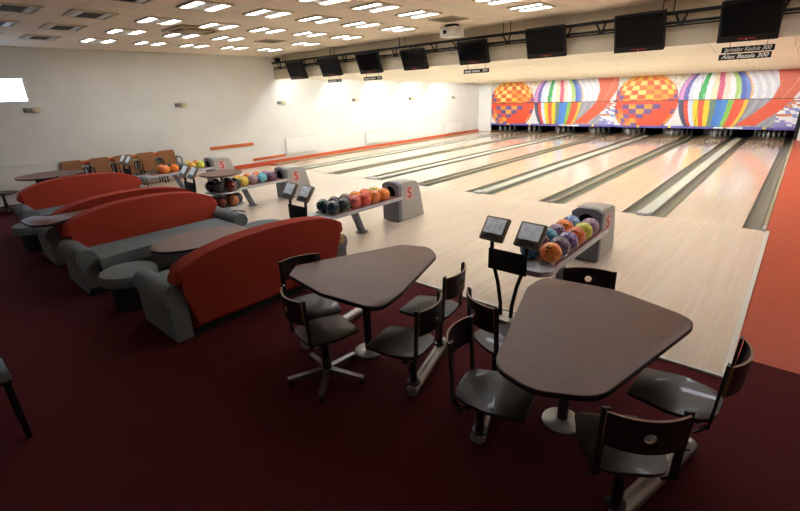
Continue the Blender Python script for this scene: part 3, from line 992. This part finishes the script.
# ------------------------------------------------------------------ sofas
SL = 2.20
def make_sofa():
    t = thing('sofa', 'x', 'sofa', group='red and grey arched sofas')
    b = nb(); box(b, (.44, SL / 2, .04), (.78, SL - .10, .08)); obj('plinth', b, M['darkbase'], t, smooth=False)
    b = nb()
    box(b, (.50, SL / 2, .19), (.62, SL - .46, .22), bevel=.02); obj('seat_base', b, M['greyfab'], t)
    b = nb()
    n = 14
    pts = [(.20, .205), (.20, SL - .205)]
    for i in range(n + 1):                       # slightly concave front edge
        y_ = SL - .205 - (SL - .41) * i / n
        pts.append((.90 - .07 * math.sin(PI * i / n), y_))
    prism(b, pts, .29, .44, axis='z', bevel=.05, seg=4)
    obj('seat_cushion', b, M['greyfab'], t)
    # arched red back
    pts = []
    pts.append((.21, .085)); pts.append((SL - .21, .085)); pts.append((SL - .205, .55))
    N = 40
    arc = []
    for i in range(N + 1):
        a = PI * i / N
        c_, s_ = math.cos(a), math.sin(a)
        y_ = SL / 2 + (SL / 2 - .09) * (abs(c_) ** .92) * (1 if c_ > 0 else -1)
        z_ = .60 + .30 * (s_ ** .85)
        arc.append((y_, z_))
    pts += [(SL - .13, .57)] + arc + [(.13, .57), (.205, .55)]
    b = nb(); prism(b, pts, .0, .20, axis='x', bevel=.05, seg=4)
    for v in b.verts:
        if v.co.z > .30:
            v.co.x -= .22 * (v.co.z - .30)
    obj('backrest', b, M['redfab'], t)
    for s in (0, 1):
        pr = [(.03, .02), (.185, .02), (.19, .37)]
        cc, rr = (.11, .44), .115
        a0 = -PI * .22
        for i in range(19):
            a = a0 + (PI + 2 * PI * .22) * i / 18
            pr.append((cc[0] + rr * math.cos(a), cc[1] + rr * math.sin(a)))
        pr.append((.03, .37))
        if s:
            pr = [(SL - p[0], p[1]) for p in pr][::-1]
        b = nb(); prism(b, pr, .0, .78, axis='x', bevel=.025, seg=3)
        obj('armrest', b, M['greyfab'], t)
    return t
s1 = make_sofa()
s1.location = (-3.60, -4.86, 0); s1.rotation_euler = (0, 0, PI)
s1['label'] = 'nearest red arched sofa, its back turned to the camera'
dup(s1, (-6.40, -7.24, 0), 0, 'red arched sofa facing the camera across the round low table')
dup(s1, (-7.16, -5.02, 0), PI, 'red sofa turned away, behind the small table between two sofas')
dup(s1, (-9.72, -7.16, 0), 0, 'farthest red arched sofa facing the camera near the left wall')
# tan cap on the right arm end of the near sofa
b = nb(); prism(b, [(.10 + .055 * math.cos(2 * PI * i / 16), .49 + .065 * math.sin(2 * PI * i / 16)) for i in range(16)], -.012, .002, axis='x', bevel=.003, seg=1)
cp = obj('arm_cap', b, M['tan'], s1); cp['label'] = 'tan oval cap on the end of the arm'

def ottoman(x_, y_, r, label):
    t = thing('ottoman', label, 'stool', (x_, y_, 0), 0, 'round grey stools')
    b = nb(); lathe(b, [(0, .30), (r * .96, .30), (r, .33), (r, .385), (r * .95, .415), (r * .8, .425), (0, .43)], seg=36); obj('cushion', b, M['greyfab'], t)
    b = nb(); cyl(b, (0, 0, 0), (0, 0, .30), r * .72, seg=28); obj('drum_base', b, M['darkbase'], t)
ottoman(-4.92, -6.93, .29, 'round grey stool at the near end of the low table')
ottoman(-5.24, -5.00, .30, 'round grey stool at the far end of the low table')
ottoman(-8.44, -7.12, .29, 'round grey stool beside the farthest sofas')
el = [(-5.02 + .40 * math.cos(2 * PI * i / 48), -6.03 + .60 * math.sin(2 * PI * i / 48)) for i in range(48)]
table('low_table', el, .53, (-5.02, -6.03), 'low oval brown table between the two near sofas', base_r=.25)
hp = outline_round([(-7.00, -6.20), (-6.98, -7.14), (-7.22, -7.28), (-7.05, -7.44), (-6.62, -7.42), (-6.44, -7.26), (-6.58, -7.0), (-6.58, -6.20)], [.05, .05, .06, .2, .2, .1, .15, .05])
table('side_table', hp, .76, (-6.78, -6.75), 'small table with a bluish sheen in the gap between two sofa backs', base_r=.2)

# ------------------------------------------------------------------ ball returns
def make_return(short=False):
    t = thing('ball_return', 'x', 'ball return', group='ball returns on the approach')
    # hood, origin at its middle on the floor, front towards -y
    prof = [(-.335, 0), (.36, 0), (.355, .06), (.27, .37), (.22, .575), (.17, .645), (.10, .67), (-.22, .685), (-.30, .672), (-.335, .63), (-.345, .56)]
    b = nb(); prism(b, prof, -.17, .17, axis='x', bevel=.022, seg=3); obj('hood', b, M['hood'], t)
    # dark front with round opening
    b = nb()
    n = 32; R = .118; zc = .51
    W = .188; H0, H1 = -.49, .185
    def border(a):
        c_, s_ = math.cos(a), math.sin(a)
        k = min(W / max(abs(c_), 1e-6), (H1 if s_ > 0 else -H0) / max(abs(s_), 1e-6))
        x_, z_ = c_ * k, s_ * k
        if s_ > 0:                       # softly arched top corners
            z_ -= .10 * max(0, (z_ - .06)) / .145 * (x_ / W) ** 4 * 0.6
        return x_, z_
    angs = [2 * PI * i / n for i in range(n)]
    for q in (math.atan2(H1, W), PI - math.atan2(H1, W), PI + math.atan2(-H0, W), 2 * PI - math.atan2(-H0, W)):
        j = min(range(n), key=lambda i: abs(angs[i] - q)); angs[j] = q
    inn = [b.verts.new((R * math.cos(a), -.375, zc + R * math.sin(a))) for a in angs]
    out = [b.verts.new((border(a)[0], -.37, zc + border(a)[1])) for a in angs]
    inb = [b.verts.new((R * math.cos(a) * .98, -.347, zc + R * math.sin(a) * .98)) for a in angs]
    oub = [b.verts.new((border(a)[0], -.29, zc + border(a)[1])) for a in angs]
    for i in range(n):
        j = (i + 1) % n
        b.faces.new((inn[i], inn[j], out[j], out[i]))
        b.faces.new((inb[i], inb[j], inn[j], inn[i]))
        b.faces.new((out[i], out[j], oub[j], oub[i]))
    obj('front_panel', b, M['hoodfront'], t)
    b = nb(); cyl(b, (0, -.3475, zc), (0, -.352, zc), .116, seg=28); obj('ball_opening', b, M['pit'], t)
    for s in (-1, 1):
        b = nb(); box(b, (s * .1715, -.06, .47), (.006, .20, .22), bevel=.002)
        lg = obj('logo_plate', b, M['logopink'], t, smooth=False)
        text_part('logo', 'S', .26, M['logored'], lg, (s * .176, -.06, .47), (PI / 2, 0, PI / 2 if s > 0 else -PI / 2), depth=.002)
    DX = .045
    # rack towards -y
    RE = -1.50 if short else -1.88
    b = nb(); box(b, (DX, (RE - .38) / 2, .44), (.24, -.38 - RE, .035)); obj('tray', b, M['tray'], t, smooth=False)
    for s in (-1, 1):
        b = nb()
        box(b, (DX + s * .215, (RE - .34) / 2, .448), (.028, -.34 - RE, .055), bevel=.008)
        ra = obj('side_rail', b, M['silver'], t)
        b = nb(); box(b, (DX + s * .195, (RE - .36) / 2, .470), (.014, -.36 - RE, .022)); obj('rail_strip', b, M['tray'], ra, smooth=False)
    if not short:
        b = nb()
        pts = outline_round([(-.23, -1.86), (.23, -1.86), (.245, -2.03), (.15, -2.14), (-.15, -2.14), (-.245, -2.03)], [.02, .02, .1, .1, .1, .1])
        prism(b, [(q[0] + DX, q[1]) for q in pts], .415, .47, axis='z', bevel=.014, seg=3); obj('end_plate', b, M['silver'], t)
        b = nb(); cyl(b, (DX, -2.01, .4695), (DX, -2.01, .476), .085, seg=24)
        vr = obj('hand_dryer_ring', b, M['zinc'], t)
        b = nb(); cyl(b, (DX, -2.01, .4755), (DX, -2.01, .479), .06, seg=24); obj('vent', b, M['hoodfront'], vr)
    b = nb(); prism(b, [(-1.36, .425), (-1.26, .425), (-1.10, .02), (-1.19, .02)], DX - .05, DX + .05, axis='x', bevel=.01, seg=2); obj('support_leg', b, M['hoodfront'], t)
    b = nb(); lathe(b, [(0, .012), (.10, .012), (.10, .022), (.07, .035), (0, .037)], (DX, -1.145, 0), seg=24); obj('foot_plate', b, M['hoodfront'], t)
    return t
RB = [(-1.43, 'rightmost ball return with a grey hood, behind the front table'), (-4.775, 'second ball return from the right, behind the near red sofa'), (-8.09, 'third ball return from the right, beside the round ball stand'), (-11.42, 'leftmost ball return, in front of the wooden wall seats')]
RY = -2.40
r0 = make_return()
r0.location = (RB[0][0], RY, 0.0122); r0['label'] = RB[0][1]
for k_ in (1, 3):
    dup(r0, (RB[k_][0], RY, 0.0122), 0, RB[k_][1])
r2 = make_return(True)
r2.location = (RB[2][0], RY, 0.0122); r2['label'] = RB[2][1]

def ball_bm(r=.108):
    b = nb()
    bmesh.ops.create_uvsphere(b, u_segments=28, v_segments=16, radius=r)
    for (a, e) in ((-.16, .55), (.16, .55), (0, .22)):
        d = Vector((math.sin(a) * math.cos(e), -math.cos(a) * math.cos(e), math.sin(e)))
        cyl(b, d * (r - .006), d * (r + .0006), .0125, seg=10, mi=1)
    return b
HOLE = mat('finger_hole', (14, 12, 12), .8)
COL = {
    'orange': ((232, 112, 34), (244, 150, 60)), 'grey purple': ((70, 66, 84), (120, 104, 128)), 'violet': ((92, 72, 132), (160, 130, 176)), 'red orange': ((222, 92, 44), (240, 130, 60)),
    'lime yellow': ((190, 196, 52), (216, 214, 90)), 'mauve': ((150, 112, 140), (186, 150, 168)), 'blue': ((34, 84, 128), (70, 130, 170)), 'dark maroon': ((70, 34, 44), (110, 60, 70)),
    'teal': ((44, 130, 160), (100, 180, 196)), 'pale blue': ((110, 150, 200), (170, 196, 224)), 'brown': ((92, 46, 34), (130, 76, 54)), 'blue black': ((24, 34, 44), (44, 62, 74)),
    'green black': ((30, 44, 42), (56, 80, 74)), 'red': ((196, 56, 48), (224, 96, 76)), 'coral': ((216, 70, 56), (236, 110, 84)), 'dark green': ((20, 44, 40), (40, 76, 68)),
    'brown mauve': ((110, 70, 66), (150, 104, 96)), 'yellow': ((224, 190, 60), (240, 214, 110)), 'black': ((12, 12, 14), (26, 26, 30)), 'charcoal': ((40, 36, 34), (66, 60, 56)),
    'maroon': ((96, 26, 26), (130, 44, 38)), 'copper': ((150, 78, 34), (184, 110, 56)), 'cyan': ((80, 170, 186), (130, 200, 208)), 'purple': ((104, 60, 92), (140, 90, 120)),
    'yellow orange': ((232, 160, 50), (240, 190, 80)), 'slate': ((60, 74, 84), (90, 104, 112)), 'mottled pink': ((150, 110, 120), (180, 140, 140)),
}
_bm = {}
def ball(col, loc, label, group, rz):
    if col not in _bm:
        o = obj('bowling_ball', ball_bm(), [swirl('ball_' + col.replace(' ', '_'), *COL[col]), HOLE])
        _bm[col] = o
    else:
        o = _bm[col].copy(); C.objects.link(o)
    o.location = loc
    o.rotation_euler = (random.uniform(-.3, .3), random.uniform(-.3, .3), rz)
    tag(o, label, 'bowling ball', group)
    return o
RACK = ['rightmost ball return', 'second ball return from right', 'third ball return from right', 'leftmost ball return']
rows = [
    (['orange', 'grey purple', 'violet', 'red orange', 'lime yellow', 'mauve'], ['blue', 'dark maroon', 'teal', 'mauve', 'orange', 'pale blue']),
    (['blue black', 'green black', 'red', 'coral', 'orange', 'orange'], ['dark green', 'dark maroon', 'brown mauve', 'orange', 'red orange', 'yellow']),
    (['yellow', 'mottled pink', 'cyan', 'purple'], ['yellow orange', 'orange', 'red orange', 'mauve']),
    (['orange', 'orange', 'slate', 'yellow orange', 'lime yellow'], ['orange', 'dark green', 'slate', 'yellow', 'orange']),
]
for k in range(4):
    for s in range(2):
        for i, c in enumerate(rows[k][s]):
            y_ = -4.20 + i * .2195
            if k == 2:
                y_ = -3.74 + i * .2195
                if i > 3:
                    continue
            if k == 3:
                y_ = -3.92 + i * .2195
            lab = c + ' bowling ball, ' + ORD[i] + ' from near end, ' + ('right' if s == 0 else 'left') + ' row of ' + RACK[k]
            ball(c, (RB[k][0] + .045 + (.1095 if s == 0 else -.1095), y_, .0122 + .4578 + .1085), lab, 'balls on the ' + RACK[k], random.uniform(-.6, 1.2))

# ------------------------------------------------------------------ scoring consoles
def make_console():
    t = thing('scoring_console', 'x', 'console', group='scoring consoles at the approach edge')
    b = nb(); box(b, (0, 0, .012), (.28, .20, .02), bevel=.006); obj('base_plate', b, M['zinc'], t)
    for s in (-1, 1):
        pts = [(s * .055, 0, .02), (s * .062, .0, .15), (s * .10, 0, .36), (s * .155, 0, .54), (s * .178, 0, .68), (s * .180, .0, .80)]
        b = nb(); tube(b, pts, .019, seg=10); obj('post', b, M['black'], t)
        R = Matrix.Rotation(math.radians(-38), 3, 'X') @ Matrix.Rotation(0, 3, 'Z')
        R = Matrix.Rotation(math.radians(-4), 3, 'Z') @ Matrix.Rotation(math.radians(-36), 3, 'X')
        c = Vector((s * .180, -.0, .895))
        b = nb(); c = c + Vector((.025, 0, 0)); box(b, c, (.255, .045, .24), rot=R, bevel=.012)
        m_ = obj('monitor', b, M['olive'], t)
        b = nb(); box(b, c + R @ Vector((0, -.0235, .025)), (.205, .008, .15), rot=R, bevel=.002); obj('screen', b, M['screen'], m_)
        b = nb()
        q = [( .085 * math.cos(PI * i / 12), -.105 + .055 * math.sin(PI * i / 12)) for i in range(13)]
        prism(b, q, -.030, -.018, axis='y')
        bmesh.ops.transform(b, matrix=Matrix.Translation(c) @ R.to_4x4(), verts=b.verts[:])
        obj('keypad', b, M['bezel'], m_, smooth=False)
    b = nb(); box(b, (0, -.024, .605), (.40, .014, .21), bevel=.004); obj('cover_sheet', b, M['cloth'], t)
    return t
c0 = make_console()
CX = [(-1.47, 'twin screen scoring console behind the front table'), (-4.75, 'twin screen scoring console behind the near red sofa'), (-8.12, 'twin screen scoring console left of the round ball stand'), (-11.40, 'twin screen scoring console in front of the wooden wall seats')]
c0.location = (CX[0][0], -4.72, 0); c0['label'] = CX[0][1]
for xx, lab in CX[1:]:
    dup(c0, (xx, -4.72, 0), 0, lab)

# ------------------------------------------------------------------ round ball stand
SX, SY = -7.74, -4.27
t = thing('ball_stand', 'round-topped ball stand with two shelves, at the approach edge', 'ball stand', (SX, SY, 0))
b = nb(); cyl(b, (0, 0, .02), (0, 0, .82), .035, seg=18); obj('pole', b, M['steel'], t)
b = nb(); lathe(b, [(0, .815), (.37, .815), (.385, .823), (.385, .838), (.375, .847), (0, .848)], seg=44); obj('tabletop', b, M['tabletop'], t)
def torus(b, R, r, z, n=36, m_=8):
    vs = [[b.verts.new(((R + r * math.cos(2 * PI * j / m_)) * math.cos(2 * PI * i / n), (R + r * math.cos(2 * PI * j / m_)) * math.sin(2 * PI * i / n), z + r * math.sin(2 * PI * j / m_))) for j in range(m_)] for i in range(n)]
    for i in range(n):
        for j in range(m_):
            b.faces.new((vs[i][j], vs[(i + 1) % n][j], vs[(i + 1) % n][(j + 1) % m_], vs[i][(j + 1) % m_]))
for zz in (.50, .215):
    b = nb(); cyl(b, (0, 0, zz - .008), (0, 0, zz + .004), .31, seg=36); torus(b, .32, .016, zz + .004)
    obj('shelf', b, M['silver'], t)
b = nb(); torus(b, .33, .018, .03); 
for k in range(4):
    a = k * PI / 2 + .4
    cyl(b, (0, 0, .03), (.33 * math.cos(a), .33 * math.sin(a), .03), .012, seg=8)
obj('base_ring', b, M['silver'], t)
cols_u = ['maroon', 'charcoal', 'black', 'slate', 'black', 'charcoal']
cols_l = ['copper', 'maroon', 'black', 'slate', 'brown', 'charcoal']
for lev, (cols_, zz) in enumerate(((cols_u, .504), (cols_l, .219))):
    for k in range(6):
        a = math.radians(5 - 55 * k) if k < 5 else math.radians(70)
        a = math.radians(12 - 60 * k)
        lab = cols_[k] + ' bowling ball on the ' + ('upper' if lev == 0 else 'lower') + ' shelf of the round ball stand, ' + ['right side', 'right front', 'left front', 'left side', 'left rear', 'right rear'][k]
        ball(cols_[k], (SX + .218 * math.cos(a), SY + .218 * math.sin(a), zz + .1085), lab, 'balls on the round stand', random.uniform(0, 6))

# ------------------------------------------------------------------ wooden seats on the left wall
def make_wall_seat():
    t = thing('theatre_armchair', 'x', 'armchair', group='wooden seats along the left wall')
    b = nb()
    prism(b, outline_round([(-.22, .42), (.22, .42), (.22, .86), (-.22, .86)], .05), .05, .068, axis='x', bevel=.004, seg=1)
    for v in b.verts:
        v.co.x -= .25 * (v.co.z - .42) * .5 - .06
    obj('backrest', b, M['chairwood'], t)
    b = nb(); prism(b, outline_round([(.10, -.21), (.10, .21), (.48, .21), (.48, -.21)], .05), .41, .43, axis='z', bevel=.004, seg=1); obj('seat', b, M['chairwood'], t)
    for s in (-1, 1):
        b = nb()
        tube(b, [(.06, s * .245, .0), (.06, s * .245, .62), (.12, s * .245, .67), (.36, s * .245, .67), (.43, s * .245, .62), (.44, s * .245, .0)], .017, seg=8)
        cyl(b, (.06, s * .245, .40), (.44, s * .245, .40), .012, seg=8)
        obj('side_frame', b, M['black'], t)
    b = nb(); cyl(b, (.16, -.245, .40), (.16, .245, .40), .012, seg=8); cyl(b, (.40, -.245, .40), (.40, .245, .40), .012, seg=8); obj('cross_bar', b, M['black'], t)
    return t
w0 = None
for k, y_ in enumerate([-5.42, -4.80, -4.24, -3.68, -3.12]):
    lab = 'brown wooden theatre armchair against the left wall, ' + ['first from the left', 'second from the left', 'third from the left', 'fourth from the left', 'rightmost'][k]
    if w0 is None:
        w0 = make_wall_seat(); w0.location = (XW + .06, y_, .0); w0['label'] = lab
    else:
        dup(w0, (XW + .06, y_, 0.0), 0, lab)
# table by the left wall, with a side chair
ov = [(-11.75 + 1.0 * math.cos(2 * PI * i / 40) * .62, -6.12 + .62 * math.sin(2 * PI * i / 40)) for i in range(40)]
table('round_table', ov, .75, (-11.75, -6.12), 'dark round table near the left wall below the window', base_r=.25)
place(True, -12.35, -6.95, at2(.6, .8), 'dark chair beside the dark round table near the left wall')
place(True, -11.02, -6.35, at2(-1, .1), 'dark chair tucked behind the farthest red sofa at the round table')

# dark chair at the left edge of the picture
t = thing('wooden_chair', 'black chair at the left edge, only its leg and side in view', 'chair', (-3.39, -8.40, 0), 0)
for sx in (-.18, .18):
    for sy in (-.18, .18):
        b = nb(); box(b, (sx, sy, .225 if sx > 0 else .42), (.036, .036, .45 if sx > 0 else .84), bevel=.004); obj('leg', b, M['black'], t)
b = nb(); box(b, (0, 0, .462), (.42, .42, .024), bevel=.008); obj('seat', b, M['backwood'], t)
b = nb(); box(b, (-.18, 0, .72), (.02, .33, .20), bevel=.006); obj('backrest', b, M['backwood'], t)
b = nb(); box(b, (0, .18, .25), (.33, .02, .03)); box(b, (0, -.18, .25), (.33, .02, .03)); obj('stretcher', b, M['black'], t, smooth=False)

# ------------------------------------------------------------------ render look
w = bpy.data.worlds.new('world')
S.world = w
w.use_nodes = True
w.node_tree.nodes['Background'].inputs['Color'].default_value = (0.6, 0.75, 1, 1)
w.node_tree.nodes['Background'].inputs['Strength'].default_value = 0.5
S.view_settings.view_transform = 'Standard'
S.view_settings.look = 'None'
S.view_settings.gamma = 1.0
S.view_settings.exposure = 0.72
